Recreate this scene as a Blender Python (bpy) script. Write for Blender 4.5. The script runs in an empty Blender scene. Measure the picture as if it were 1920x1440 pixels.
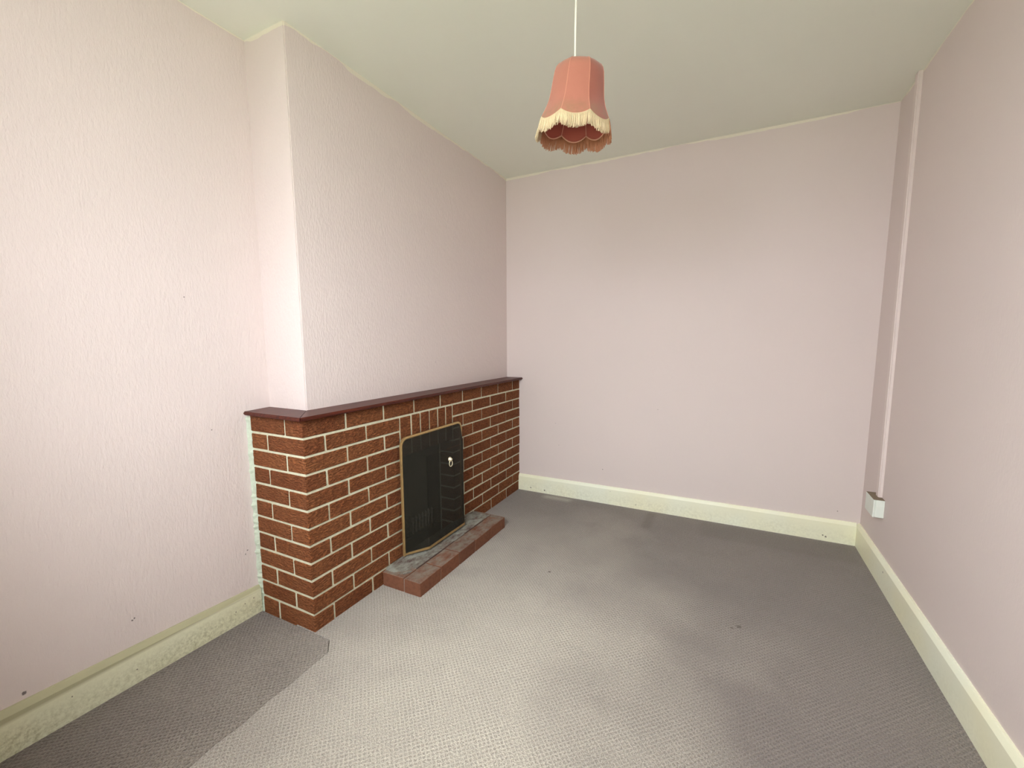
import bpy, bmesh, math, random
from mathutils import Vector, Matrix, Euler
random.seed(7)
S = bpy.context.scene
COL = S.collection
PI = math.pi

# ------------------------------------------------------------------ room sizes (metres)
# x: 0 = plaster face of the chimney breast, + to the right; y: 0 = back wall, - towards the window; z: 0 = carpet
H = 2.4394      # ceiling
W = 2.3201      # right wall
D = 0.2459      # depth of the alcove beside the breast
L = 1.8706      # length of the breast
B = 0.1107      # brick facing in front of the breast
YB = -1.9798    # near face of the brickwork
YF = -3.25      # window wall behind the camera

# ------------------------------------------------------------------ camera
cam_d = bpy.data.cameras.new('camera')
cam = bpy.data.objects.new('camera', cam_d); COL.objects.link(cam)
F = 810.548
cam_d.sensor_fit = 'HORIZONTAL'; cam_d.sensor_width = 36.0; cam_d.lens = F / 1920 * 36
cam_d.shift_x = 10.87 / 1920; cam_d.shift_y = 15.04 / 1920
cam_d.clip_start = 0.02
yw, pt, rl = math.radians(27.3703), math.radians(-6.8481), math.radians(-0.2724)
fw = Vector((-math.sin(yw) * math.cos(pt), math.cos(yw) * math.cos(pt), math.sin(pt)))
rt = Vector((math.cos(yw), math.sin(yw), 0))
up = rt.cross(fw)
r2 = math.cos(rl) * rt + math.sin(rl) * up
u2 = -math.sin(rl) * rt + math.cos(rl) * up
cm = Matrix((r2, u2, -fw)).transposed().to_4x4()
cm.translation = Vector((1.59636, -3.09877, 1.21088))
cam.matrix_world = cm
S.camera = cam

# ------------------------------------------------------------------ light: an overcast sky through the window behind the camera
world = bpy.data.worlds.new('overcast_sky'); S.world = world
world.use_nodes = True
SKY = 43.0                                        # zenith radiance
wt_ = world.node_tree; bg = wt_.nodes['Background']
# CIE overcast sky: the zenith is three times as bright as the horizon
tc_ = wt_.nodes.new('ShaderNodeTexCoord'); sx_ = wt_.nodes.new('ShaderNodeSeparateXYZ'); ma_ = wt_.nodes.new('ShaderNodeMath'); mb_ = wt_.nodes.new('ShaderNodeMath')
ma_.operation = 'MAXIMUM'; ma_.inputs[1].default_value = 0.0
mb_.operation = 'MULTIPLY_ADD'; mb_.inputs[1].default_value = 2 * SKY / 3; mb_.inputs[2].default_value = SKY / 3
wt_.links.new(tc_.outputs['Generated'], sx_.inputs[0]); wt_.links.new(sx_.outputs['Z'], ma_.inputs[0]); wt_.links.new(ma_.outputs[0], mb_.inputs[0])
wt_.links.new(mb_.outputs[0], bg.inputs['Strength'])
bg.inputs['Color'].default_value = (0.95, 0.98, 1.0, 1)
WX0, WX1, WZ0, WZ1 = 0.53, 1.64, 1.14, 2.30      # window opening
pd = bpy.data.lights.new('window_portal', 'AREA'); pd.shape = 'RECTANGLE'
pd.size = WX1 - WX0; pd.size_y = WZ1 - WZ0
pd.cycles.is_portal = True
po = bpy.data.objects.new('window_portal', pd); COL.objects.link(po)
po.location = ((WX0 + WX1) / 2, YF - 0.31, (WZ0 + WZ1) / 2)
po.rotation_euler = (PI / 2, 0, 0)                # -Z of the lamp looks along +y, into the room
S.view_settings.view_transform = 'Standard'
S.view_settings.look = 'None'
S.view_settings.gamma = 1.0
S.view_settings.use_curve_mapping = False
S.view_settings.exposure = 0.19
S.cycles.max_bounces = 14
S.cycles.diffuse_bounces = 10
S.cycles.transparent_max_bounces = 16
S.cycles.caustics_reflective = False
S.cycles.caustics_refractive = False

# ------------------------------------------------------------------ node helper
def srgb(r, g, b):
    f = lambda c: c / 12.92 if c <= 0.04045 else ((c + 0.055) / 1.055) ** 2.4
    return (f(r / 255), f(g / 255), f(b / 255), 1)

class M:
    def __init__(self, name, rough=0.85, spec=0.3):
        self.m = bpy.data.materials.new(name); self.m.use_nodes = True
        self.t = self.m.node_tree; self.n = self.t.nodes
        self.b = self.n['Principled BSDF']
        self.b.inputs['Roughness'].default_value = rough
        self.b.inputs['Specular IOR Level'].default_value = spec
    def node(self, typ, **kw):
        n = self.n.new(typ)
        for k, v in kw.items(): setattr(n, k, v)
        return n
    def put(self, sock, v):
        if hasattr(v, 'is_output'): self.t.links.new(v, sock)
        else: sock.default_value = v
    def math(self, op, a, b=0.0, c=None, clamp=False):
        n = self.node('ShaderNodeMath', operation=op, use_clamp=clamp)
        self.put(n.inputs[0], a); self.put(n.inputs[1], b)
        if c is not None: self.put(n.inputs[2], c)
        return n.outputs[0]
    def vmath(self, op, a, b=None):
        n = self.node('ShaderNodeVectorMath', operation=op)
        self.put(n.inputs[0], a)
        if b is not None: self.put(n.inputs[1], b)
        return n.outputs['Value'] if op in ('DISTANCE', 'LENGTH', 'DOT_PRODUCT') else n.outputs[0]
    def mix(self, fac, a, b, mode='MIX'):
        n = self.node('ShaderNodeMix', data_type='RGBA', blend_type=mode)
        self.put(n.inputs[0], fac); self.put(n.inputs[6], a); self.put(n.inputs[7], b)
        return n.outputs[2]
    def pos(self):
        return self.node('ShaderNodeNewGeometry').outputs['Position']
    def obj(self):
        return self.node('ShaderNodeTexCoord').outputs['Object']
    def rnd(self):
        return self.node('ShaderNodeObjectInfo').outputs['Random']
    def scale(self, vec, s, loc=(0, 0, 0), rot=(0, 0, 0)):
        n = self.node('ShaderNodeMapping'); self.put(n.inputs[0], vec)
        n.inputs['Scale'].default_value = s; n.inputs['Location'].default_value = loc; n.inputs['Rotation'].default_value = rot
        return n.outputs[0]
    def noise(self, vec, scale, detail=3, rough=0.55):
        n = self.node('ShaderNodeTexNoise'); self.put(n.inputs['Vector'], vec)
        n.inputs['Scale'].default_value = scale; n.inputs['Detail'].default_value = detail; n.inputs['Roughness'].default_value = rough
        return n.outputs[0]
    def ramp(self, v, a, b, lo=0.0, hi=1.0):
        n = self.node('ShaderNodeMapRange', clamp=True); self.put(n.inputs[0], v)
        n.inputs[1].default_value = a; n.inputs[2].default_value = b; n.inputs[3].default_value = lo; n.inputs[4].default_value = hi
        return n.outputs[0]
    def sep(self, v):
        n = self.node('ShaderNodeSeparateXYZ'); self.put(n.inputs[0], v); return n.outputs
    def bump(self, h, strength, dist):
        n = self.node('ShaderNodeBump'); self.put(n.inputs['Height'], h)
        n.inputs['Strength'].default_value = strength; n.inputs['Distance'].default_value = dist
        self.t.links.new(n.outputs[0], self.b.inputs['Normal'])
    def color(self, c): self.put(self.b.inputs['Base Color'], c)

def spots(m, col, pts, dark):
    """small marks of their own shape: (x, y, z, radius)"""
    p = m.pos(); ns = m.noise(p, 160, 2)
    pts = [(a, b, c, r * 0.6) for a, b, c, r in pts]
    for (x, y, z, r) in pts:
        d = m.vmath('DISTANCE', p, (x, y, z))
        d = m.math('ADD', d, m.math('MULTIPLY', m.math('SUBTRACT', ns, 0.5), r * 1.4))
        col = m.mix(m.ramp(d, r * 0.6, r, 0.85, 0.0), col, dark)
    return col

PINK = (0.722, 0.640, 0.622, 1)
CREAM = (0.865, 0.91, 0.825, 1)

def wall_material(name, relief, marks=(), edge=0.008):
    m = M(name, 0.72, 0.25)
    p = m.pos(); z = m.sep(p)[2]
    col = m.mix(m.ramp(m.noise(p, 1.3, 3), 0.35, 0.65, 0, 0.25), PINK, (0.69, 0.62, 0.60, 1))
    if marks: col = spots(m, col, marks, (0.10, 0.08, 0.08, 1))
    if edge:
        wob = m.math('MULTIPLY', m.ramp(m.noise(p, 3.5, 3), 0.40, 0.62), edge)
        band = m.ramp(m.math('ADD', z, wob), H - 0.003, H - 0.002)
        col = m.mix(band, col, (0.80, 0.76, 0.66, 1))
    m.color(col)
    v = m.scale(p, (1, 1, 0.35))
    n1 = m.noise(v, 120, 3, 0.6); n2 = m.noise(p, 14, 2)
    m.bump(m.math('ADD', m.math('MULTIPLY', n1, 1.0), m.math('MULTIPLY', n2, 0.8)), relief, 0.006)
    return m.m

MAT = {}
MAT['wall_left'] = wall_material('embossed_pink_paper', 0.42, [(-D, -2.4416, .2278, .007), (-D, -2.435, .232, .006), (-D, -2.124, .857, .005), (-D, -2.180, 1.378, .004), (-D, -2.715, .16, .010), (-D, -2.02, .30, .006), (-D, -2.03, .285, .005)], edge=0.005)
MAT['wall_breast'] = wall_material('embossed_pink_paper_breast', 0.38, [(0, -0.95, 1.08, .004)], edge=0.018)
MAT['wall_plain'] = wall_material('smooth_pink_paint', 0.09, [(.796, 0, .254, .006), (1.17, 0, .73, .004), (2.21, 0, .19, .006), (.42, 0, .57, .004), (.45, 0, .40, .004)], edge=0.014)

def ceiling_material():
    m = M('ceiling_paint', 0.8, 0.2); p = m.pos()
    m.color(m.mix(m.ramp(m.noise(p, 1.6, 3), 0.35, 0.7, 0, 0.5), CREAM, (0.84, 0.88, 0.795, 1)))
    m.bump(m.math('ADD', m.noise(p, 9, 2), m.math('MULTIPLY', m.noise(p, 90, 3), 0.12)), 0.12, 0.01)
    return m.m
MAT['ceiling'] = ceiling_material()

def skirting_material(name, dirt, marks=()):
    m = M(name, 0.45, 0.4); p = m.pos(); z = m.sep(p)[2]
    col = m.mix(m.ramp(m.noise(p, 2.2, 2), 0.4, 0.65), (0.90, 0.90, 0.68, 1), (0.88, 0.92, 0.77, 1))
    if dirt:
        d = m.math('MULTIPLY', m.ramp(m.noise(p, 70, 5, 0.75), 0.40, 0.68), m.ramp(z, 0.105, 0.05))
        d = m.math('MULTIPLY', d, m.ramp(m.noise(p, 3, 2), 0.3, 0.6, 0.35, 1.0))
        col = m.mix(m.math('MULTIPLY', d, dirt), col, (0.27, 0.27, 0.15, 1))
        if dirt > 0.5: col = m.mix(m.ramp(z, 0.098, 0.110, 0, 0.7), m.mix(0.35, col, (0.55, 0.53, 0.30, 1)), (0.30, 0.28, 0.15, 1))   # shade on the top moulding painted into the colour as an olive band
    if marks: col = spots(m, col, marks, (0.07, 0.05, 0.03, 1))
    m.color(col)
    m.bump(m.noise(p, 60, 3), 0.08, 0.004)
    return m.m
MAT['skirt_left'] = skirting_material('grubby_cream_gloss', 0.85, [(-.227, -2.06, .075, .005), (-.227, -2.02, .08, .005), (-.227, -2.10, .06, .005), (-.227, -2.45, .05, .006), (-.227, -2.62, .08, .005)])
MAT['skirt_back'] = skirting_material('cream_gloss_back', 0.25, [(1.046, -.018, .030, .006), (2.16, -.018, .028, .010), (2.145, -.018, .035, .008), (.86, -.018, .10, .004), (.22, -.018, .03, .010), (.34, -.018, .025, .012)])
MAT['skirt_right'] = skirting_material('cream_gloss_right', 0.12, [(W - .018, -.52, .09, .009)])

def carpet_material(name, light, dark):
    m = M(name, 1.0, 0.05)
    m.b.inputs['Sheen Weight'].default_value = 0.25; m.b.inputs['Sheen Roughness'].default_value = 0.5
    p = m.pos()
    warp = m.node('ShaderNodeTexNoise'); m.put(warp.inputs['Vector'], p); warp.inputs['Scale'].default_value = 130
    pv = m.vmath('ADD', p, m.vmath('MULTIPLY', m.vmath('SUBTRACT', warp.outputs['Color'], (0.5, 0.5, 0.5)), (0.009, 0.009, 0)))
    q = m.sep(m.scale(pv, (1, 1, 1), rot=(0, 0, PI / 4)))
    k = 2 * PI / 0.0128
    sx = m.math('ABSOLUTE', m.math('SINE', m.math('MULTIPLY', q[0], k / 2)))
    sy = m.math('ABSOLUTE', m.math('SINE', m.math('MULTIPLY', q[1], k / 2)))
    cell = m.math('MULTIPLY', sx, sy)                 # 0 on the light trellis, 1 in the middle of a lozenge
    net = m.ramp(cell, 0.75, 0.15)
    fib = m.noise(p, 260, 3, 0.7); patch = m.ramp(m.noise(p, 7, 3), 0.35, 0.62, 0.35, 1.0)
    t = m.math('ADD', m.math('MULTIPLY', m.math('MULTIPLY', m.math('SUBTRACT', net, 0.5), patch), 0.42), m.math('ADD', 0.04, m.math('MULTIPLY', m.ramp(fib, 0.36, 0.64), 0.92)), clamp=True)
    col = m.mix(t, dark, light)
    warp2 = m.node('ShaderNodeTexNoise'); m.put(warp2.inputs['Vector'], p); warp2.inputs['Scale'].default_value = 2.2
    wear = m.noise(p, 2.1, 4, 0.6)
    col = m.mix(m.ramp(wear, 0.42, 0.72, 0, 0.35), col, (0.33, 0.30, 0.27, 1))
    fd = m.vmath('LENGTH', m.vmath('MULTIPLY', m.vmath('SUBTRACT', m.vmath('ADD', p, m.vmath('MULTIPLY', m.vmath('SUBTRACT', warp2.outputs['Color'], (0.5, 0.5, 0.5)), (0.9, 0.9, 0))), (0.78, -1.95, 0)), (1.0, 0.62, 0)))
    col = m.mix(m.ramp(fd, 1.10, 0.22, 0.0, 1.0), m.mix(1.0, col, (0.45, 0.42, 0.44, 1), 'MULTIPLY'), col)      # pool of window light painted into the carpet colour, together with mid-room fading
    st = m.noise(m.scale(p, (1, 1, 1), loc=(3.1, 1.7, 0)), 3.6, 4, 0.65)
    col = m.mix(m.ramp(st, 0.57, 0.78, 0, 0.26), col, (0.13, 0.105, 0.09, 1))
    # dents where furniture stood and dust by the back skirting
    s = m.sep(p)
    def rect(x0, x1, y0, y1, e=0.015):
        a = m.math('MULTIPLY', m.ramp(s[0], x0, x0 + e), m.ramp(s[0], x1, x1 - e))
        b = m.math('MULTIPLY', m.ramp(s[1], y0, y0 + e), m.ramp(s[1], y1, y1 - e))
        return m.math('MULTIPLY', a, b)
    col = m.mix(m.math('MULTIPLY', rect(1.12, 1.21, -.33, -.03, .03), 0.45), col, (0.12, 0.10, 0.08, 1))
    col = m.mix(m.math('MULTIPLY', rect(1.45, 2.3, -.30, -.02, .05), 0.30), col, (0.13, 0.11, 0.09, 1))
    col = m.mix(m.math('MULTIPLY', rect(.33, .60, -.13, -.02, .05), m.ramp(fib, .3, .6, .2, .7)), col, (0.50, 0.47, 0.40, 1))
    col = spots(m, col, [(1.686, -1.138, 0, .022), (.808, -1.092, 0, .016), (1.66, -1.16, 0, .012)], (0.10, 0.075, 0.06, 1))
    m.color(col)
    m.bump(m.math('ADD', m.math('MULTIPLY', net, 0.6), m.math('MULTIPLY', fib, 0.8)), 0.7, 0.006)
    return m.m
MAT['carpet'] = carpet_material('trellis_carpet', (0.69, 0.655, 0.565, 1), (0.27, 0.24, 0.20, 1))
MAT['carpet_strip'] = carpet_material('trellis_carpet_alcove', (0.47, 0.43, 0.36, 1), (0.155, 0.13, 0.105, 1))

def brick_material():
    m = M('rustic_red_brick', 0.9, 0.2); o = m.obj(); r = m.rnd()
    off = m.node('ShaderNodeCombineXYZ'); m.put(off.inputs[0], m.math('MULTIPLY', r, 37.0)); m.put(off.inputs[1], m.math('MULTIPLY', r, 91.0))
    v = m.vmath('ADD', o, off.outputs[0])
    base = m.mix(r, srgb(150, 92, 56), srgb(131, 75, 45))
    n1 = m.noise(v, 9, 3); n2 = m.noise(v, 85, 4, 0.65)
    col = m.mix(m.ramp(n1, 0.35, 0.7, 0, 0.5), base, srgb(158, 104, 68))
    col = m.mix(m.ramp(n2, 0.50, 0.75, 0, 0.45), col, srgb(80, 44, 27))
    col = m.mix(m.ramp(m.noise(v, 26, 3, 0.7), 0.66, 0.8, 0, 0.45), col, srgb(140, 112, 84))
    drag = m.noise(m.scale(v, (1, 1, 2.6), rot=(0.25, 0.2, 0)), 55, 3, 0.6)
    nx = m.ramp(m.sep(m.node('ShaderNodeNewGeometry').outputs['True Normal'])[0], 0.3, 0.7, 0.25, 1.0)     # dragged faces, smoother ends
    col = m.mix(m.math('MULTIPLY', m.ramp(drag, 0.54, 0.40, 0, 0.5), nx), col, srgb(72, 38, 21))
    m.color(col)
    m.bump(m.math('ADD', m.math('MULTIPLY', m.ramp(drag, 0.4, 0.62), 0.8), m.math('MULTIPLY', n2, 0.5)), 1.0, 0.009)
    return m.m
MAT['brick'] = brick_material()

def mortar_material(name, c):
    m = M(name, 0.95, 0.1); p = m.pos()
    m.color(m.mix(m.ramp(m.noise(p, 45, 3), 0.35, 0.7, 0, 0.5), c, (c[0] * .72, c[1] * .72, c[2] * .68, 1)))
    m.bump(m.noise(p, 150, 4, 0.7), 0.6, 0.004)
    return m.m
MAT['mortar'] = mortar_material('pale_mortar', (0.66, 0.65, 0.49, 1))
MAT['mortar_dirty'] = mortar_material('dirty_hearth_mortar', (0.27, 0.20, 0.16, 1))
MAT['plaster_edge'] = mortar_material('mint_white_filler', (0.62, 0.70, 0.58, 1))

def hearth_material(name, red, dust, amount):
    m = M(name, 0.9, 0.15); p = m.pos(); r = m.rnd(); g = m.node('ShaderNodeNewGeometry')
    nz = m.ramp(m.sep(g.outputs['Normal'])[2], 0.4, 0.9)
    c = m.mix(r, red, (red[0] * .72, red[1] * .75, red[2] * .8, 1))
    c = m.mix(m.ramp(m.noise(p, 60, 4), 0.45, 0.7, 0, 0.5), c, (red[0] * .5, red[1] * .5, red[2] * .55, 1))
    d = m.ramp(m.noise(m.scale(p, (1.6, 0.8, 1)), 15, 5, 0.7), 0.34, 0.60)
    c = m.mix(m.math('MULTIPLY', m.math('MULTIPLY', d, nz), amount), c, dust)      # ash and dust that lies on the top
    m.color(c)
    m.bump(m.noise(p, 90, 4, 0.65), 0.5, 0.005)
    return m.m
MAT['hearth_brick'] = hearth_material('hearth_brick', srgb(124, 82, 62), (0.27, 0.27, 0.23, 1), 0.6)
MAT['hearth_tile'] = hearth_material('dusty_hearth_tile', srgb(104, 80, 72), (0.34, 0.36, 0.31, 1), 0.8)

def wood_material():
    m = M('mahogany_varnish', 0.42, 0.25); o = m.obj()
    m.b.inputs['Coat Weight'].default_value = 0.08; m.b.inputs['Coat Roughness'].default_value = 0.25
    g = m.noise(m.scale(o, (18, 1.2, 18)), 6, 4, 0.6)
    c = m.mix(m.ramp(g, 0.35, 0.65), srgb(92, 38, 22), srgb(58, 19, 14))
    m.color(c); m.bump(g, 0.08, 0.002)
    return m.m
MAT['wood'] = wood_material()

def plain(name, c, rough=0.5, spec=0.4, metal=0.0, noise=0.0, ns=60):
    m = M(name, rough, spec); m.b.inputs['Metallic'].default_value = metal
    if noise:
        m.color(m.mix(m.ramp(m.noise(m.obj(), ns, 3), 0.35, 0.7, 0, noise), c, (c[0] * .55, c[1] * .5, c[2] * .45, 1)))
    else: m.color(c)
    return m.m
MAT['brass'] = plain('dull_brass', (0.62, 0.44, 0.20, 1), 0.38, 0.5, 0.75, 0.35, 40)
MAT['bright_brass'] = plain('worn_bright_brass', (0.85, 0.76, 0.54, 1), 0.3, 0.6, 0.45)
MAT['soot'] = plain('sooty_fireclay', (0.045, 0.045, 0.036, 1), 0.9, 0.2, 0, 0.6, 12)
MAT['iron'] = plain('black_iron', (0.03, 0.03, 0.03, 1), 0.55, 0.4, 0.3)
MAT['bar_tip'] = plain('worn_grate_tip', (0.45, 0.44, 0.38, 1), 0.5, 0.4, 0.2)
MAT['ash'] = plain('pale_ash', (0.16, 0.16, 0.12, 1), 1.0, 0.1, 0, 0.7, 40)
MAT['white_plastic'] = plain('white_plastic', (0.80, 0.86, 0.80, 1), 0.4, 0.4, 0, 0.08, 30)
MAT['dusty_top'] = plain('brown_dust', (0.27, 0.22, 0.165, 1), 1.0, 0.05, 0, 0.3, 80)
MAT['pink_plastic'] = plain('pink_painted_trunking', (0.76, 0.675, 0.65, 1), 0.5, 0.35, 0, 0.08, 20)
MAT['white_frame'] = plain('white_window_paint', (0.80, 0.80, 0.76, 1), 0.5, 0.4)
MAT['flex'] = plain('white_flex', (0.86, 0.86, 0.76, 1), 0.5, 0.4)
MAT['outside'] = plain('weathered_garden_paving', (0.15, 0.172, 0.112, 1), 0.9, 0.2, 0, 0.3, 3)
MAT['paving'] = plain('concrete_paving', (0.36, 0.35, 0.33, 1), 0.9, 0.2, 0, 0.3, 3)

def mesh_material():
    m = M('fine_black_mesh', 0.6, 0.3)
    m.color((0.019, 0.018, 0.012, 1))
    tr = m.node('ShaderNodeBsdfTransparent'); mx = m.node('ShaderNodeMixShader')
    mx.inputs[0].default_value = 0.60
    m.t.links.new(tr.outputs[0], mx.inputs[1]); m.t.links.new(m.b.outputs[0], mx.inputs[2])
    m.t.links.new(mx.outputs[0], m.n['Material Output'].inputs['Surface'])
    return m.m
MAT['mesh'] = mesh_material()

def fabric(name, c, c2, trans=0.0):
    m = M(name, 0.7, 0.2); o = m.obj()
    m.b.inputs['Sheen Weight'].default_value = 0.3
    n = m.noise(o, 38, 4, 0.6)
    z = m.sep(o)[2]
    soil = m.math('MULTIPLY', m.ramp(n, 0.35, 0.6), m.ramp(z, -0.125, -0.165, 0, 0.75))   # brown soiling round the skirt
    soil = m.math('ADD', soil, m.math('MULTIPLY', m.ramp(z, -0.03, 0.0, 0, 0.5), n), clamp=True)
    col = m.mix(m.ramp(n, 0.4, 0.7, 0, 0.25), c, c2)
    col = m.mix(soil, col, (0.30, 0.17, 0.095, 1))
    m.color(col)
    m.bump(m.noise(m.scale(o, (1, 1, 0.5)), 420, 2), 0.25, 0.001)
    if trans:
        tl = m.node('ShaderNodeBsdfTranslucent'); m.put(tl.inputs[0], c)
        mx = m.node('ShaderNodeMixShader'); mx.inputs[0].default_value = trans
        m.t.links.new(m.b.outputs[0], mx.inputs[1]); m.t.links.new(tl.outputs[0], mx.inputs[2])
        m.t.links.new(mx.outputs[0], m.n['Material Output'].inputs['Surface'])
    return m.m
MAT['shade_faded'] = fabric('faded_salmon_satin', srgb(178, 116, 98), srgb(166, 106, 88), 0.12)
MAT['shade_red'] = fabric('rose_satin', srgb(166, 98, 82), srgb(152, 88, 72), 0.12)
MAT['lining'] = plain('rose_lining', srgb(176, 98, 84), 0.75, 0.2)
MAT['fringe_cream'] = plain('cream_fringe', srgb(222, 204, 168), 0.7, 0.2, 0, 0.25, 300)
MAT['fringe_rose'] = plain('rose_fringe', srgb(206, 150, 116), 0.7, 0.2, 0, 0.25, 300)
MAT['seam'] = plain('pale_pink_piping', srgb(206, 146, 124), 0.6, 0.2)
MAT['hem_wire'] = plain('pink_bound_wire', srgb(236, 190, 164), 0.6, 0.2)

# ------------------------------------------------------------------ mesh helpers
def obj(name, bm, mat, parent=None, smooth=False, loc=None):
    me = bpy.data.meshes.new(name)
    bmesh.ops.recalc_face_normals(bm, faces=bm.faces[:])
    bm.to_mesh(me); bm.free()
    for mm in (mat if isinstance(mat, (list, tuple)) else [mat]): me.materials.append(mm)
    if smooth:
        for p in me.polygons: p.use_smooth = True
    o = bpy.data.objects.new(name, me); COL.objects.link(o)
    if loc is not None: o.location = loc
    if parent is not None: o.parent = parent
    return o
def empty(name, loc, label, cat, group=None):
    o = bpy.data.objects.new(name, None); COL.objects.link(o); o.location = loc
    o.empty_display_size = 0.05
    tag(o, label, cat, group); return o
def tag(o, label, cat, group=None):
    o['label'] = label; o['category'] = cat
    if group: o['group'] = group
def struct(o, label, cat):
    o['kind'] = 'structure'; o['label'] = label; o['category'] = cat; return o
def box(bm, x0, x1, y0, y1, z0, z1):
    vs = [bm.verts.new(c) for c in ((x0, y0, z0), (x1, y0, z0), (x1, y1, z0), (x0, y1, z0), (x0, y0, z1), (x1, y0, z1), (x1, y1, z1), (x0, y1, z1))]
    for f in ((0, 3, 2, 1), (4, 5, 6, 7), (0, 1, 5, 4), (1, 2, 6, 5), (2, 3, 7, 6), (3, 0, 4, 7)): bm.faces.new([vs[i] for i in f])
    return vs
def bevel(bm, w, seg=1):
    bmesh.ops.bevel(bm, geom=bm.edges[:], offset=w, segments=seg, affect='EDGES', clamp_overlap=True)
def prism(bm, poly, axis, a, b):
    """poly: 2-D outline, extruded along axis (0 x, 1 y, 2 z) from a to b"""
    def mk(u, v, w):
        return ((w, u, v), (u, w, v), (u, v, w))[axis]
    lo = [bm.verts.new(mk(u, v, a)) for u, v in poly]; hi = [bm.verts.new(mk(u, v, b)) for u, v in poly]
    n = len(poly)
    bm.faces.new(lo); bm.faces.new(hi[::-1])
    for i in range(n): bm.faces.new((lo[i], lo[(i + 1) % n], hi[(i + 1) % n], hi[i]))
def tube(bm, pts, r, sides=8, closed=False, caps=True):
    pts = [Vector(p) for p in pts]; n = len(pts); rings = []
    prev = None
    for i, p in enumerate(pts):
        a = pts[(i - 1) % n] if (closed or i > 0) else p; c = pts[(i + 1) % n] if (closed or i < n - 1) else p
        t = (c - a).normalized()
        ref = prev if prev is not None else (Vector((0, 0, 1)) if abs(t.z) < 0.9 else Vector((1, 0, 0)))
        s = (ref - t * ref.dot(t)).normalized(); prev = s; q = t.cross(s)
        rr = r[i] if isinstance(r, (list, tuple)) else r
        rings.append([bm.verts.new(p + s * rr * math.cos(2 * PI * k / sides) + q * rr * math.sin(2 * PI * k / sides)) for k in range(sides)])
    m = n if closed else n - 1
    for i in range(m):
        A, Bq = rings[i], rings[(i + 1) % n]
        for k in range(sides): bm.faces.new((A[k], A[(k + 1) % sides], Bq[(k + 1) % sides], Bq[k]))
    if caps and not closed: bm.faces.new(rings[0][::-1]); bm.faces.new(rings[-1])

# ------------------------------------------------------------------ the room shell
TH = 0.15
bm = bmesh.new(); box(bm, -D - TH, W + TH, YF - TH, TH, -0.12, -0.012)
fl = struct(obj('floor', bm, MAT['paving']), 'floor of the room under a fitted mauve carpet with a trellis weave', 'floor')
def seam_x(y):                                    # the join in the carpet, in front of the alcove
    t = (y + 2.036) / (-2.5445 + 2.036)
    return 0.255 + 0.022 * t + 0.004 * math.sin(y * 31)
ys = [YF + i * (-2.036 - YF) / 14 for i in range(15)]
def slab(bm, outline, z0, z1):
    prism(bm, outline, 2, z0, z1)
bm = bmesh.new(); slab(bm, [(-D, YF)] + [(seam_x(y) - .0015, y) for y in ys] + [(0.20, -1.985), (-D, -1.985)], -0.012, -0.0015)
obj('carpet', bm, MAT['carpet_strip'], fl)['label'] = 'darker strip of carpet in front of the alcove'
bm = bmesh.new()
slab(bm, [(seam_x(y) + .0015, y) for y in ys] + [(0.203, -1.9835), (0.0, -1.9835), (0.0, 0), (W, 0), (W, YF)], -0.012, 0.0)
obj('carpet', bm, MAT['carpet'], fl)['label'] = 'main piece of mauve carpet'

bm = bmesh.new(); box(bm, -D - TH, W + TH, YF - TH, TH, H, H + 0.12)
struct(obj('ceiling', bm, MAT['ceiling']), 'cream painted plaster ceiling', 'ceiling')
bm = bmesh.new(); box(bm, -D - TH, -D, YF - TH, TH, -0.012, H)
struct(obj('wall_left', bm, MAT['wall_left']), 'pink embossed-paper wall of the alcove left of the fireplace', 'wall')
bm = bmesh.new(); box(bm, -D, W, 0, TH, -0.012, H)
struct(obj('wall_back', bm, MAT['wall_plain']), 'plain pink back wall facing the camera', 'wall')
bm = bmesh.new(); box(bm, W, W + TH, YF - TH, TH, -0.012, H)
struct(obj('wall_right', bm, MAT['wall_plain']), 'plain pink wall on the right with cable trunking', 'wall')
TF = 0.32                                         # thickness of the outer wall
bm = bmesh.new()                                  # window wall, behind the camera
box(bm, -D, WX0, YF - TF, YF, -0.012, H); box(bm, WX1, W, YF - TF, YF, -0.012, H)
box(bm, WX0, WX1, YF - TF, YF, -0.012, WZ0); box(bm, WX0, WX1, YF - TF, YF, WZ1, H)
struct(obj('wall_front', bm, MAT['wall_plain']), 'pink wall with the window, behind the camera', 'wall')
bm = bmesh.new(); fr = 0.05
for (a, b_, c, d_) in ((WX0, WX1, WZ0, WZ0 + fr), (WX0, WX1, WZ1 - fr, WZ1), (WX0, WX0 + fr, WZ0 + fr, WZ1 - fr), (WX1 - fr, WX1, WZ0 + fr, WZ1 - fr), ((WX0 + WX1) / 2 - .025, (WX0 + WX1) / 2 + .025, WZ0 + fr, WZ1 - fr)):
    box(bm, a, b_, YF - .28, YF - .23, c, d_)
wn = struct(obj('window_1', bm, MAT['white_frame']), 'white painted window frame behind the camera', 'window')
bm = bmesh.new(); box(bm, -8, 10, YF - 14, YF - TF - .01, -0.35, -0.25)
struct(obj('terrace', bm, MAT['outside']), 'concrete paving outside the window', 'paving')

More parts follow.
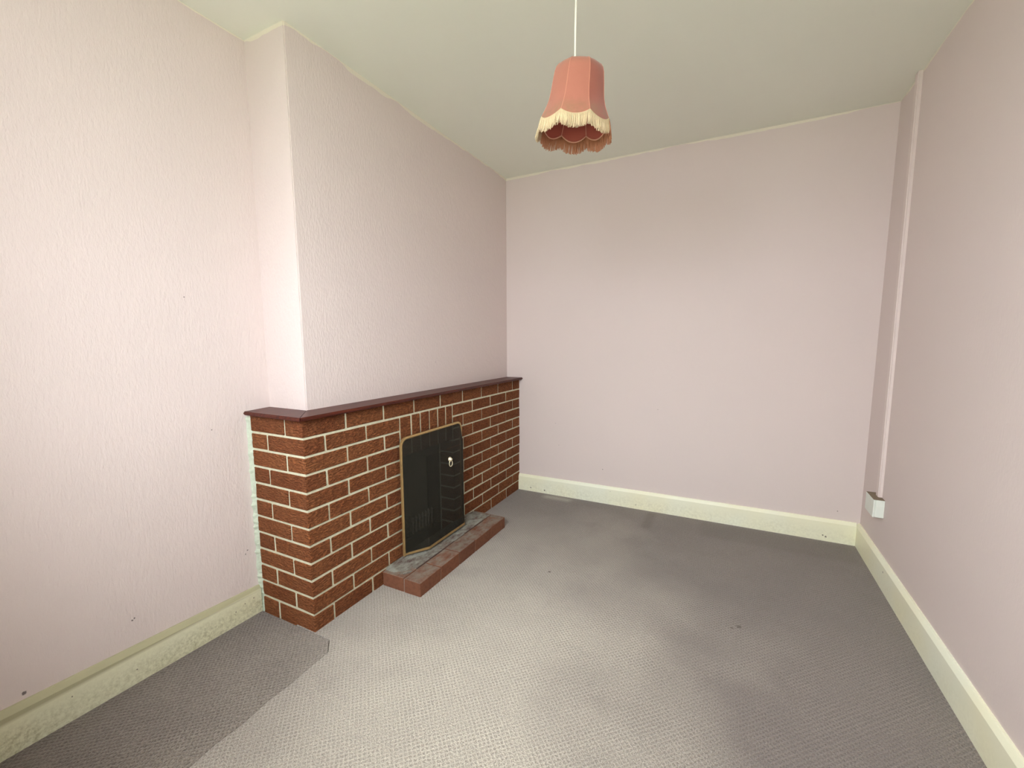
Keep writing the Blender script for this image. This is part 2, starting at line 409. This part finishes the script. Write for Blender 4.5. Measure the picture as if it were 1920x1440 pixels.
# chimney breast: plaster down to the shelf, solid flanks behind the brickwork, a throat for the fire
OY0, OY1, OZ = -1.414, -0.94, 0.610               # fire opening
bm = bmesh.new()
box(bm, -D, 0, -L, 0, OZ + .03, H); box(bm, -D, 0, -L, OY0 - .02, -0.012, OZ + .03); box(bm, -D, 0, OY1 + .02, 0, -0.012, OZ + .03)
bv = [e for e in bm.edges if abs(e.verts[0].co.x) < 1e-5 and abs(e.verts[1].co.x) < 1e-5 and abs(e.verts[0].co.y + L) < 1e-5 and abs(e.verts[1].co.y + L) < 1e-5]
bmesh.ops.bevel(bm, geom=bv, offset=0.004, segments=2, affect='EDGES')
struct(obj('wall_chimney', bm, MAT['wall_breast']), 'pink papered chimney breast rising above the brick fireplace', 'wall')

# skirting boards
def skirt(h): return [(0, -0.012), (0.018, -0.012), (0.018, h - 0.019), (0.0165, h - 0.016), (0.010, h - 0.004), (0.007, h), (0, h)]
def skirting(name, mat, label, pts):
    """pts: list of (x, y, height, inward normal) sections along the wall"""
    bm = bmesh.new(); rings = []
    for (x, y, h, nx, ny) in pts:
        rings.append([bm.verts.new((x + nx * t, y + ny * t, z)) for t, z in skirt(h)])
    n = len(rings[0])
    for a, b_ in zip(rings, rings[1:]):
        for k in range(n): bm.faces.new((a[k], a[(k + 1) % n], b_[(k + 1) % n], b_[k]))
    bm.faces.new(rings[0]); bm.faces.new(rings[-1][::-1])
    return struct(obj(name, bm, mat), label, 'skirting board')
hl = lambda y: 0.121 + (-1.965 - y) / 0.80 * 0.022
skirting('baseboard_left', MAT['skirt_left'], 'grubby cream skirting board along the alcove wall on the left', [(-D, y, hl(max(y, -2.85)), 1, 0) for y in (YF, -3.4, -2.9, -2.6, -2.3, -1.985)])
skirting('baseboard_back', MAT['skirt_back'], 'cream skirting board along the back wall', [(B, 0, .130, 0, -1), (.9, 0, .133, 0, -1), (W - .0181, 0, .137, 0, -1)])
skirting('baseboard_right', MAT['skirt_right'], 'cream skirting board along the right wall', [(W, 0, .136, -1, 0), (W, -1.5, .136, -1, 0), (W, YF, .136, -1, 0)])

# ------------------------------------------------------------------ brick fireplace surround
fire = empty('brick_fireplace', (B / 2, (YB) / 2, 0), 'red brick fireplace surround with pale mortar, built against the chimney breast', 'fireplace')
inv = Matrix.Translation(-Vector(fire.location))
def fix(o, parent): o.location = Vector(o.location) - Vector(parent.location); return o
J = 0.0052                                        # half a mortar joint
TOPZ = 0.8985; C = 0.075
def brick(x0, x1, y0, y1, z0, z1, parent, mat=None, name='brick', tags=None):
    bm = bmesh.new()
    cx, cy, cz = (x0 + x1) / 2, (y0 + y1) / 2, (z0 + z1) / 2
    vs = box(bm, x0 - cx, x1 - cx, y0 - cy, y1 - cy, z0 - cz, z1 - cz)
    for v in vs: v.co += Vector([random.uniform(-.0009, .0009) for _ in range(3)])
    bevel(bm, 0.0022)
    o = obj(name, bm, mat or MAT['brick'], parent)
    o.location = Vector((cx, cy, cz)) - Vector(parent.location)
    return o
def proud(): return random.uniform(-0.0012, 0.0016)
DEEP = 0.10
odd = [-1.7605, -1.5265, -1.2975, -1.0605, -0.8235, -0.5905, -0.3560, -0.1215]
even = [-1.8745, -1.6445, -1.4140, -1.1800, -0.9400, -0.7090, -0.4700, -0.2310]
XL = -0.2209
for k in range(12):
    z1 = TOPZ - C * k - (0.0 if k == 0 else J); z0 = TOPZ - C * (k + 1) + J
    if k == 0: z1 = TOPZ + .0005
    if k == 11: z0 = -0.010
    js = odd if k % 2 == 0 else even
    ends = [YB] + js + [-0.001]
    segs = []
    for i, (a, b_) in enumerate(zip(ends, ends[1:])):
        segs.append((a, b_, i == 0))
    for (a, b_, corner) in segs:
        zt = z1
        if 1 <= k:                                 # lintel and fire opening are left free
            if a >= OY0 - .001 and b_ <= OY1 + .001: continue
            if a < OY0 < b_: b_ = OY0
            elif a < OY1 < b_: a = OY1
        if b_ - a < 0.02: continue
        ya = a + (0 if corner else J); yb = b_ - (0 if b_ > -0.01 else J)
        if abs(b_ - OY0) < 1e-6 and k > 3: yb = b_
        if abs(a - OY1) < 1e-6 and k > 3: ya = a
        fx = B + proud()
        if corner:
            # corner brick shows on both faces: stretcher one way, header the other
            jx = 0.001 if k % 2 == 0 else -0.1165
            brick(jx + J, fx, YB + proud(), yb, z0, zt, fire)
            if k % 2 == 0:
                brick(XL, jx - J, YB + proud(), YB + DEEP, z0, zt, fire)
            else:
                brick(XL, jx - J, YB + proud(), YB + DEEP, z0, zt, fire)
        else:
            brick(B - DEEP, fx, ya, yb, z0, zt, fire)
sj = [-1.414, -1.3235, -1.2480, -1.1690, -1.0890, -1.0110, -0.9400]
for a, b_ in zip(sj, sj[1:]):                      # soldier course over the opening
    brick(B - DEEP, B + proud(), a + (J if a > sj[0] else J), b_ - J, OZ, TOPZ - C - J, fire)
bm = bmesh.new()                                   # the mortar bed, a little behind the brick faces
mx = B - 0.0035; my = YB + 0.0035
box(bm, 0.0005, mx, my, OY0 - .003, -0.012, TOPZ - .001); box(bm, 0.0005, mx, OY1 + .003, -0.0005, -0.012, TOPZ - .001)
box(bm, 0.0005, mx, OY0 - .003, OY1 + .003, OZ + .004, TOPZ - .001)
box(bm, XL - .004, 0.0005, my, -L - .0005, -0.012, TOPZ - .001)
obj('mortar', bm, MAT['mortar'], fire).matrix_parent_inverse = inv
# ragged filler where the brickwork meets the alcove wall
bm = bmesh.new(); ring = []
N = 70
for i in range(N + 1):
    z = -0.005 + (TOPZ - .004) * i / N
    rx = XL + .003 + random.uniform(-.002, .002); yy = YB + .002 + random.uniform(-.0035, .002)
    yo = YB - .002 - abs(random.gauss(0, .004))
    ring.append([bm.verts.new(c) for c in ((-D + .0005, YB + .06, z), (-D + .0005, yo, z), (-D + .006, yo + .002, z), (rx, yy, z), (rx, YB + .06, z))])
for a, b_ in zip(ring, ring[1:]):
    for k in range(5): bm.faces.new((a[k], a[(k + 1) % 5], b_[(k + 1) % 5], b_[k]))
bm.faces.new(ring[0]); bm.faces.new(ring[-1][::-1])
e = obj('mortar_edge', bm, MAT['plaster_edge'], fire); e.matrix_parent_inverse = inv; e['label'] = 'ragged mint-white filler against the alcove wall'
# fireclay inside the opening: splayed back and cheeks
bm = bmesh.new()
def quadprism(pts, z0, z1):
    prism(bm, pts, 2, z0, z1)
quadprism([(-.010, OY1), (-.010, OY1 + .019), (-D + .002, OY1 + .019), (-D + .002, OY1 - .12), (-D + .03, OY1 - .12)], -.010, OZ + .025)
quadprism([(-.010, OY0), (-.010, OY0 - .019), (-D + .002, OY0 - .019), (-D + .002, OY0 + .12), (-D + .03, OY0 + .12)], -.010, OZ + .025)
quadprism([(-D + .002, OY0 + .12), (-D + .002, OY1 - .12), (-D + .022, OY1 - .12), (-D + .03, OY1 - .20), (-D + .005, OY1 - .235), (-D + .03, OY1 - .27), (-D + .022, OY0 + .12)], -.010, OZ + .025)
quadprism([(-.0, OY0 - .015), (-.0, OY1 + .015), (-D + .002, OY1 + .015), (-D + .002, OY0 - .015)], -.0105, .060)
quadprism([(-.0, OY0 - .015), (-.0, OY1 + .015), (-D + .002, OY1 + .015), (-D + .002, OY0 - .015)], OZ + .0255, OZ + .0295)
fb = obj('fireback', bm, MAT['soot'], fire); fb.matrix_parent_inverse = inv; fb['label'] = 'sooty fireclay back and cheeks'

# ------------------------------------------------------------------ mantel shelf: two boards mitred at the corner
shelf = empty('mantel_shelf', (0.05, YB / 2, 0.9005), 'thin dark mahogany shelf mitred round the top of the brickwork', 'shelf')
SX, SY, SZ0, SZ1 = B + .0290, YB - .0300, 0.9012, 0.9165
def board(poly):
    bm = bmesh.new()
    prism(bm, poly, 2, SZ0, SZ1)
    es = [e for e in bm.edges if (abs(e.verts[0].co.x - SX) < 1e-4 and abs(e.verts[1].co.x - SX) < 1e-4 or abs(e.verts[0].co.y - SY) < 1e-4 and abs(e.verts[1].co.y - SY) < 1e-4) and abs(e.verts[0].co.z - e.verts[1].co.z) < 1e-5]
    bmesh.ops.bevel(bm, geom=es, offset=0.004, segments=3, affect='EDGES')
    o = obj('board', bm, MAT['wood'], shelf); o.matrix_parent_inverse = Matrix.Translation(-Vector(shelf.location)); return o
board([(0.0005, -L - .0008), (SX, SY + .0008), (SX, -0.0006), (0.0005, -0.0006)])['label'] = 'long front board'
board([(0.0, -L - .0022), (SX - .0025, SY), (-.216, SY), (-D + .001, -L - .0012)])['label'] = 'short mitred return board'

# ------------------------------------------------------------------ raised hearth
HX, HY0, HY1, HZ = 0.348, -1.582, -0.712, 0.070
hearth = empty('hearth', (0.23, -1.15, 0), 'low raised brick hearth with ash-dusted top in front of the fire opening', 'hearth')
hj = [HY0, -1.4134, -1.2447, -1.0814, -0.9097, -0.7638, HY1]
KX = HX - 0.100
for i, (a, b_) in enumerate(zip(hj, hj[1:])):
    brick(KX + .003, HX + proud(), a + (.002 if i else 0), b_ - .003, -0.008, HZ + random.uniform(-.001, .002), hearth, MAT['hearth_brick'])
brick(B + .004, KX - .002, HY0, HY0 + .1, -0.008, HZ, hearth, MAT['hearth_brick'])     # end bricks
brick(B + .004, KX - .002, HY1 - .1, HY1, -0.008, HZ, hearth, MAT['hearth_brick'])
tj = [HY0 + .102 + i * (HY1 - .102 - HY0 - .102) / 6 for i in range(7)]
for a, b_ in zip(tj, tj[1:]):
    for (xa, xb) in ((B + .004, B + .068), (B + .071, KX - .002)):
        o = brick(xa, xb, a + .0015, b_ - .0015, 0.02, HZ + random.uniform(.000, .004), hearth, MAT['hearth_tile'], 'tile')
bm = bmesh.new(); box(bm, B + .004, HX - .004, HY0 + .003, HY1 - .003, -0.010, HZ - .006)
o = obj('mortar_bed', bm, MAT['mortar_dirty'], hearth); o.matrix_parent_inverse = Matrix.Translation(-Vector(hearth.location))
# lumpy dust that lies on the back of the hearth
bm = bmesh.new(); gx, gy = 9, 44; grid = []
for i in range(gx + 1):
    row = []
    for j in range(gy + 1):
        x = B + .003 + (KX - .004 - B - .003) * i / gx; y = HY0 + .02 + (HY1 - HY0 - .04) * j / gy
        e = max(0, 1 - abs(j - gy / 2) / (gy / 2)) ** .5
        z = HZ - .0005 + (1 - i / gx) * e * .022 + random.uniform(-.0025, .0035)
        row.append(bm.verts.new((x + random.uniform(-.003, .003) * (0 < i < gx), y, z)))
    grid.append(row)
for i in range(gx):
    for j in range(gy): bm.faces.new((grid[i][j], grid[i + 1][j], grid[i + 1][j + 1], grid[i][j + 1]))
o = obj('dust', bm, MAT['hearth_tile'], hearth, True); o.matrix_parent_inverse = Matrix.Translation(-Vector(hearth.location)); o['kind'] = 'stuff'; o['label'] = 'lumpy pale ash dust'

# ------------------------------------------------------------------ fire grate and ash behind the screen
grate = empty('fire_grate', (0.0, (OY0 + OY1) / 2, .062), 'black iron fire grate with a row of pale-tipped upright bars behind the mesh screen', 'grate')
gi = Matrix.Translation(-Vector(grate.location))
bm = bmesh.new(); tube(bm, [(0.0, OY0 + .06, .10), (0.01, OY0 + .16, .095), (0.01, OY1 - .16, .095), (0.0, OY1 - .06, .10)], .008)
tube(bm, [(0.0, OY0 + .06, .165), (0.01, OY0 + .16, .16), (0.01, OY1 - .16, .16), (0.0, OY1 - .06, .165)], .007)
obj('rail', bm, MAT['iron'], grate, True).matrix_parent_inverse = gi
for s in (OY0 + .08, OY1 - .08):
    bm = bmesh.new(); tube(bm, [(0.0, s, .0605), (0.0, s, .16)], .009); obj('leg', bm, MAT['iron'], grate, True).matrix_parent_inverse = gi
for i in range(9):
    y = OY0 + .13 + i * .030
    bm = bmesh.new(); tube(bm, [(0.012, y, .093), (0.014, y, .175), (0.008, y, .188)], [.006, .006, .003])
    tube(bm, [(0.012, y, .176), (0.016, y, .186), (0.010, y, .197)], [.0075, .007, .002])
    obj('bar', bm, MAT['bar_tip'] if i > 1 else MAT['iron'], grate, True).matrix_parent_inverse = gi
bm = bmesh.new()
for i in range(34):
    r = random.uniform(.010, .024)
    mt = Matrix.Translation((random.uniform(-.15, -.03), random.uniform(OY0 + .10, OY1 - .12), .064 + r * .6 + random.uniform(0, .05))) @ Euler([random.uniform(0, 3) for _ in range(3)]).to_matrix().to_4x4()
    bmesh.ops.create_icosphere(bm, subdivisions=1, radius=r, matrix=mt)
for v in bm.verts: v.co += Vector([random.uniform(-.004, .004) for _ in range(3)])
o = obj('ash_heap', bm, MAT['ash']); tag(o, 'grey ash and cinders lying in the fire grate', 'ash'); o['kind'] = 'stuff'

# ------------------------------------------------------------------ brass framed spark guard
XF, FY0, FY1, FZ0, FZ1 = B + .024, -1.440, -0.890, 0.092, 0.712
guard = empty('fire_screen', (XF, (FY0 + FY1) / 2, FZ0), 'brass-framed black mesh fire screen standing on the hearth', 'fire screen')
gi = Matrix.Translation(-Vector(guard.location))
def bar_loop(bm, pts, w, t):
    """flat brass strip following pts in the yz plane at x = XF"""
    n = len(pts); inn = []
    rings = []
    for i, (y, z) in enumerate(pts):
        a = Vector(pts[max(i - 1, 0)]); c = Vector(pts[min(i + 1, n - 1)]); tg = (c - a).normalized(); nr = Vector((tg.y, -tg.x))
        p0 = Vector((y, z)) - nr * w / 2; p1 = Vector((y, z)) + nr * w / 2
        rings.append([bm.verts.new((XF - t / 2, p0.x, p0.y)), bm.verts.new((XF + t / 2 - .002, p0.x, p0.y)), bm.verts.new((XF + t / 2, (p0.x + p1.x) / 2, (p0.y + p1.y) / 2)), bm.verts.new((XF + t / 2 - .002, p1.x, p1.y)), bm.verts.new((XF - t / 2, p1.x, p1.y))])
    for a, c in zip(rings, rings[1:]):
        for k in range(5): bm.faces.new((a[k], a[(k + 1) % 5], c[(k + 1) % 5], c[k]))
    bm.faces.new(rings[0]); bm.faces.new(rings[-1][::-1])
R = 0.040
pts = [(FY0, FZ0), (FY0, FZ1 - R)] + [(FY0 + R - R * math.cos(a), FZ1 - R + R * math.sin(a)) for a in [PI / 2 * i / 7 for i in range(1, 8)]]
pts += [(FY1 - R + R * math.sin(a), FZ1 - R + R * math.cos(a)) for a in [PI / 2 * i / 7 for i in range(0, 8)]] + [(FY1, FZ0)]
bm = bmesh.new(); bar_loop(bm, pts, .013, .011)
obj('frame', bm, MAT['brass'], guard).matrix_parent_inverse = gi
PX, PY0, PY1, PZ = 0.203, -1.320, -0.972, 0.600    # front panel of the mesh
bz = FZ0 + .010
def sheet(name, polys):
    bm = bmesh.new()
    for poly in polys: bm.faces.new([bm.verts.new(p) for p in poly])
    bmesh.ops.remove_doubles(bm, verts=bm.verts[:], dist=1e-5)
    o = obj(name, bm, MAT['mesh'], guard); o.matrix_parent_inverse = gi
    md = o.modifiers.new('wire_thickness', 'SOLIDIFY'); md.thickness = 0.0012
    return o
sheet('mesh_panel', [[(PX, PY0, bz), (PX, PY1, bz), (PX, PY1, PZ), (PX, PY0, PZ)]])
sheet('mesh_panel', [[(XF + .003, FY0 + .004, bz), (PX - .002, PY0, bz), (PX - .002, PY0, PZ), (XF + .003, FY0 + .004, FZ1 - R)]])
sheet('mesh_panel', [[(XF + .003, FY1 - .004, bz), (PX - .002, PY1, bz), (PX - .002, PY1, PZ), (XF + .003, FY1 - .004, FZ1 - R)]])
hood = [(XF + .003, FY0 + .004, FZ1 - R), (XF + .003, FY0 + .016, FZ1 - .012), (XF + .003, FY0 + R, FZ1 - .004), (XF + .003, FY1 - R, FZ1 - .004), (XF + .003, FY1 - .016, FZ1 - .012), (XF + .003, FY1 - .004, FZ1 - R)]
lo0, lo1 = (PX, PY0, PZ + .001), (PX, PY1, PZ + .001)
sheet('mesh_panel', [[hood[0], hood[1], lo0], [hood[1], hood[2], lo0], [hood[2], hood[3], lo1, lo0], [hood[3], hood[4], lo1], [hood[4], hood[5], lo1]])
bm = bmesh.new()
def strip(a, c):
    a, c = Vector(a), Vector(c); t = (c - a).normalized(); n = Vector((t.y, -t.x, 0)) * .003
    vs = [bm.verts.new(p + o_ + Vector((0, 0, dz))) for p in (a, c) for o_ in (n, -n) for dz in (0, .012)]
    for f in ((0, 1, 3, 2), (4, 6, 7, 5), (0, 4, 5, 1), (2, 3, 7, 6), (1, 5, 7, 3), (0, 2, 6, 4)): bm.faces.new([vs[i] for i in f])
strip((XF, FY0 + .006, FZ0 + .001), (PX, PY0, FZ0 + .001)); strip((PX, PY0, FZ0 + .001), (PX, PY1, FZ0 + .001)); strip((PX, PY1, FZ0 + .001), (XF, FY1 - .006, FZ0 + .001))
o = obj('bottom_rail', bm, MAT['brass'], guard); o.matrix_parent_inverse = gi
bm = bmesh.new(); HYc, HZc = -1.122, 0.537
for (dx, r) in ((.0, .0),): pass
prof = [(0, .008), (.004, .013), (.009, .013), (.013, .008), (.018, .008), (.022, .004)]
rings = [[bm.verts.new((PX + .001 + dx, HYc + r * math.cos(2 * PI * k / 14), HZc + .004 + r * math.sin(2 * PI * k / 14))) for k in range(14)] for dx, r in prof]
for a, c in zip(rings, rings[1:]):
    for k in range(14): bm.faces.new((a[k], a[(k + 1) % 14], c[(k + 1) % 14], c[k]))
bm.faces.new(rings[0]); bm.faces.new(rings[-1])
kn = obj('handle', bm, MAT['bright_brass'], guard, True); kn.matrix_parent_inverse = gi; kn['label'] = 'brass drop-ring handle'
bm = bmesh.new(); tube(bm, [(PX + .014 + .002 * math.sin(a), HYc + .012 * math.sin(a), HZc - .020 + .017 * math.cos(a)) for a in [2 * PI * i / 18 for i in range(18)]], .0026, 6, closed=True)
rg = obj('ring', bm, MAT['bright_brass'], kn, True); rg.matrix_parent_inverse = Matrix.Identity(4)

# ------------------------------------------------------------------ trunking and box on the right wall
TY = -0.338
trunk = empty('cable_trunking', (W, TY + .02, .405), 'narrow pink-painted cable trunking running down the right wall to a white box', 'trunking')
ti = Matrix.Translation(-Vector(trunk.location))
def leanbox(x0, x1, ya0, ya1, yb0, yb1, z0, z1):
    """box whose y range runs from ya at z0 to yb at z1"""
    bm = bmesh.new()
    vs = [bm.verts.new(c) for c in ((x0, ya0, z0), (x1, ya0, z0), (x1, ya1, z0), (x0, ya1, z0), (x0, yb0, z1), (x1, yb0, z1), (x1, yb1, z1), (x0, yb1, z1))]
    for f in ((0, 3, 2, 1), (4, 5, 6, 7), (0, 1, 5, 4), (1, 2, 6, 5), (2, 3, 7, 6), (3, 0, 4, 7)): bm.faces.new([vs[i] for i in f])
    return bm
bm = leanbox(W - .0130, W + .0005, TY + .002, TY + .034, TY + .038, TY + .070, .4045, H - .0005)
obj('base', bm, MAT['pink_plastic'], trunk).matrix_parent_inverse = ti
bm = leanbox(W - .0185, W - .0115, TY, TY + .036, TY + .036, TY + .072, .4050, H - .001); bevel(bm, .002)
obj('lid', bm, MAT['pink_plastic'], trunk).matrix_parent_inverse = ti
bx = empty('socket_box', (W, -.32, .312), 'white surface-mounted electrical box with a dusty top, low on the right wall', 'socket box')
bi = Matrix.Translation(-Vector(bx.location))
bm = bmesh.new(); box(bm, W - .036, W + .0005, -.3850, -.2480, .3120, .4030); bevel(bm, .002)
obj('back_box', bm, MAT['white_plastic'], bx).matrix_parent_inverse = bi
bm = bmesh.new(); box(bm, W - .0450, W - .0362, -.3855, -.2475, .3115, .4030); bevel(bm, .002)
obj('face_plate', bm, MAT['white_plastic'], bx).matrix_parent_inverse = bi
bm = bmesh.new(); box(bm, W - .0445, W - .0005, -.3845, -.2490, .4031, .4042)
o = obj('dust', bm, MAT['dusty_top'], bx); o.matrix_parent_inverse = bi; o['kind'] = 'stuff'; o['label'] = 'brown dust lying on top'

# ------------------------------------------------------------------ pendant lamp
LX, LY = 1.124, -1.712
ZT = 2.055                                         # top ring of the shade
lamp = empty('pendant_lamp', (LX, LY, H), 'old salmon-pink fringed bell lampshade hanging on a white flex from the ceiling', 'lamp')
li = Matrix.Translation(-Vector(lamp.location))
bm = bmesh.new()
prof = [(0, .0), (.0, .045), (-.012, .045), (-.022, .036), (-.026, .010)]
rings = [[bm.verts.new((LX + r * math.cos(2 * PI * k / 24), LY + r * math.sin(2 * PI * k / 24), H - .0005 + dz)) for k in range(24)] for dz, r in prof[1:]]
for a, c in zip(rings, rings[1:]):
    for k in range(24): bm.faces.new((a[k], a[(k + 1) % 24], c[(k + 1) % 24], c[k]))
bm.faces.new(rings[0]); bm.faces.new(rings[-1])
obj('ceiling_rose', bm, MAT['flex'], lamp, True).matrix_parent_inverse = li
bm = bmesh.new(); tube(bm, [(LX, LY, H - .02), (LX + .0008, LY, H - .15), (LX - .0006, LY, H - .28), (LX, LY, ZT - .03)], .0031, 10)
obj('flex', bm, MAT['flex'], lamp, True).matrix_parent_inverse = li
bm = bmesh.new(); tube(bm, [(LX, LY, ZT - .022), (LX, LY, ZT - .030), (LX, LY, ZT - .055), (LX, LY, ZT - .080)], [.010, .018, .018, .020], 16)
obj('lamp_holder', bm, MAT['white_plastic'], lamp, True).matrix_parent_inverse = li

# the shade hangs a little crooked: it gets its own tilted frame, with its top ring at the origin
to_cam = Vector((cam.matrix_world.translation.x - LX, cam.matrix_world.translation.y - LY, 0)).normalized()
side = Vector((-to_cam.y, to_cam.x, 0))            # to the right as the camera sees it
if side.dot(rt) < 0: side = -side
tilt = Matrix.Rotation(math.radians(5.0), 4, to_cam)
if (tilt @ Vector((0, 0, 1))).dot(side) < 0: tilt = Matrix.Rotation(math.radians(-5.0), 4, to_cam)
t2 = Matrix.Rotation(math.radians(4.0), 4, side)
if (t2 @ Vector((0, 0, 1))).dot(to_cam) < 0: t2 = Matrix.Rotation(math.radians(-4.0), 4, side)
SH = Matrix.Translation((LX + side.x * .015, LY + side.y * .015, ZT)) @ tilt @ t2
SHi = Matrix.Translation(-Vector(lamp.location)) @ SH
HS = 0.166                                         # height of the fabric down to the seam points
PROF = [(0, .034), (.010, .046), (.03, .0585), (.06, .068), (.12, .0755), (.20, .0795), (.37, .0835), (.57, .0870), (.70, .0908), (.80, .0965), (.88, .1025), (.95, .1075), (1.0, .1115)]
def rad(t):
    for (a, ra), (b_, rb) in zip(PROF, PROF[1:]):
        if t <= b_: return ra + (rb - ra) * (t - a) / (b_ - a)
    return PROF[-1][1] + (t - 1) * .06
base_ang = math.atan2(to_cam.y, to_cam.x) + math.radians(1.5)      # middle of the panel that faces the camera
NP = 8; SEG = 10; half = PI / NP
SC = 0.017                                         # depth of a scallop
def surf(ang_mid, u, t, inset=0.0):
    """u in -1..1 across the panel; t 0..1 down it (the scallop stretches the lower part)"""
    a = u * half
    drop = SC * (1 - u * u) * max(0, (t - .75) / .25) ** 1.5
    flat = math.cos(half) / math.cos(a)
    r = rad(t) - inset
    r = r * (0.45 + 0.55 * flat) + drop * .35
    z = -HS * t - drop
    return Vector((r * math.cos(ang_mid + a), r * math.sin(ang_mid + a), z))
TS = [0, .010, .02, .03, .045, .06, .09, .12, .20, .30, .42, .55, .66, .75, .81, .87, .93, 1.0]
def panel(ang, inset):
    bm = bmesh.new()
    g = [[bm.verts.new(surf(ang, -1 + 2 * i / SEG, t, inset)) for i in range(SEG + 1)] for t in TS]
    for a, c in zip(g, g[1:]):
        for i in range(SEG): bm.faces.new((a[i], a[i + 1], c[i + 1], c[i]))
    return bm
def put(o, p=lamp):
    o.parent = p; o.matrix_parent_inverse = Matrix.Identity(4)
    if p is lamp: o.matrix_basis = SHi
    return o
shade = put(obj('shade_frame', (lambda bm: (tube(bm, [(.0335 * math.cos(a), .0335 * math.sin(a), .001) for a in [2 * PI * i / 32 for i in range(32)]], .0022, 6, closed=True),
     [tube(bm, [(.0335 * math.cos(a), .0335 * math.sin(a), .0), (.012 * math.cos(a), .012 * math.sin(a), -.022)], .0014, 6) for a in (0.4, 0.4 + 2 * PI / 3, 0.4 + 4 * PI / 3)], bm)[-1])(bmesh.new()), MAT['hem_wire'], None, True))
for i in range(NP):
    ang = base_ang + i * 2 * half
    n = Vector((math.cos(ang), math.sin(ang), 0))
    facing = n.dot(to_cam); right = n.dot(side)
    faded = facing > 0.5 and right < 0.5 or (right < -0.5 and facing > -0.2)
    o = put(obj('shade_panel', panel(ang, 0), MAT['shade_faded'] if faded else MAT['shade_red'], None, True))
    o['label'] = 'sun-faded salmon panel' if faded else 'deeper rose panel'
    put(obj('lining', panel(ang, .0018), MAT['lining'], None, True))
    bm = bmesh.new()                               # piping over the seam at the panel's edge
    tube(bm, [surf(ang, 1, t) for t in TS], .0008, 6)
    put(obj('seam', bm, MAT['seam'], None, True))
    bm = bmesh.new()                               # bound wire: the scallop and a short upright
    tube(bm, [surf(ang, -1 + 2 * k / 14, 1.0, .0035) for k in range(15)], .0021, 6)
    tube(bm, [surf(ang, 1, t, .003) for t in (.72, .80, .88, .94, 1.0)], .0012, 6)
    put(obj('hem_wire', bm, MAT['hem_wire'], None, True))
    cream = facing > -0.2 and right < 0.80
    bm = bmesh.new()                               # fringe: gimp band and separate strands
    for k in range(15 - 1):
        a, c = surf(ang, -1 + 2 * k / 14, .985, -.0012), surf(ang, -1 + 2 * (k + 1) / 14, .985, -.0012)
        dn = Vector((0, 0, -.006)); ou = Vector((n.x, n.y, 0)) * .0015
        vs = [bm.verts.new(p) for p in (a, c, c + dn + ou, a + dn + ou)]; bm.faces.new(vs)
    NS = 46
    for layer in (0, 1):
        for k in range(NS):
            u = -1 + 2 * (k + .5 * layer + random.uniform(.1, .5)) / NS
            u = max(-1, min(1, u))
            p = surf(ang, u, .99, -.0010 + .0016 * layer)
            ln = .0375 + random.uniform(-.004, .003)
            dr = Vector((p.x, p.y, 0)).normalized() * random.uniform(.002, .009) + Vector((-p.y, p.x, 0)).normalized() * random.uniform(-.0025, .0025)
            tube(bm, [p, p + dr * .5 + Vector((0, 0, -ln * .5)), p + dr + Vector((0, 0, -ln))], [.0011, .0012, .0009], 4)
    fo = put(obj('fringe', bm, MAT['fringe_cream'] if cream else MAT['fringe_rose'], None, True))
    fo['kind'] = 'stuff'; fo['label'] = 'cream fringe faded by the sun' if cream else 'rose-coloured fringe'
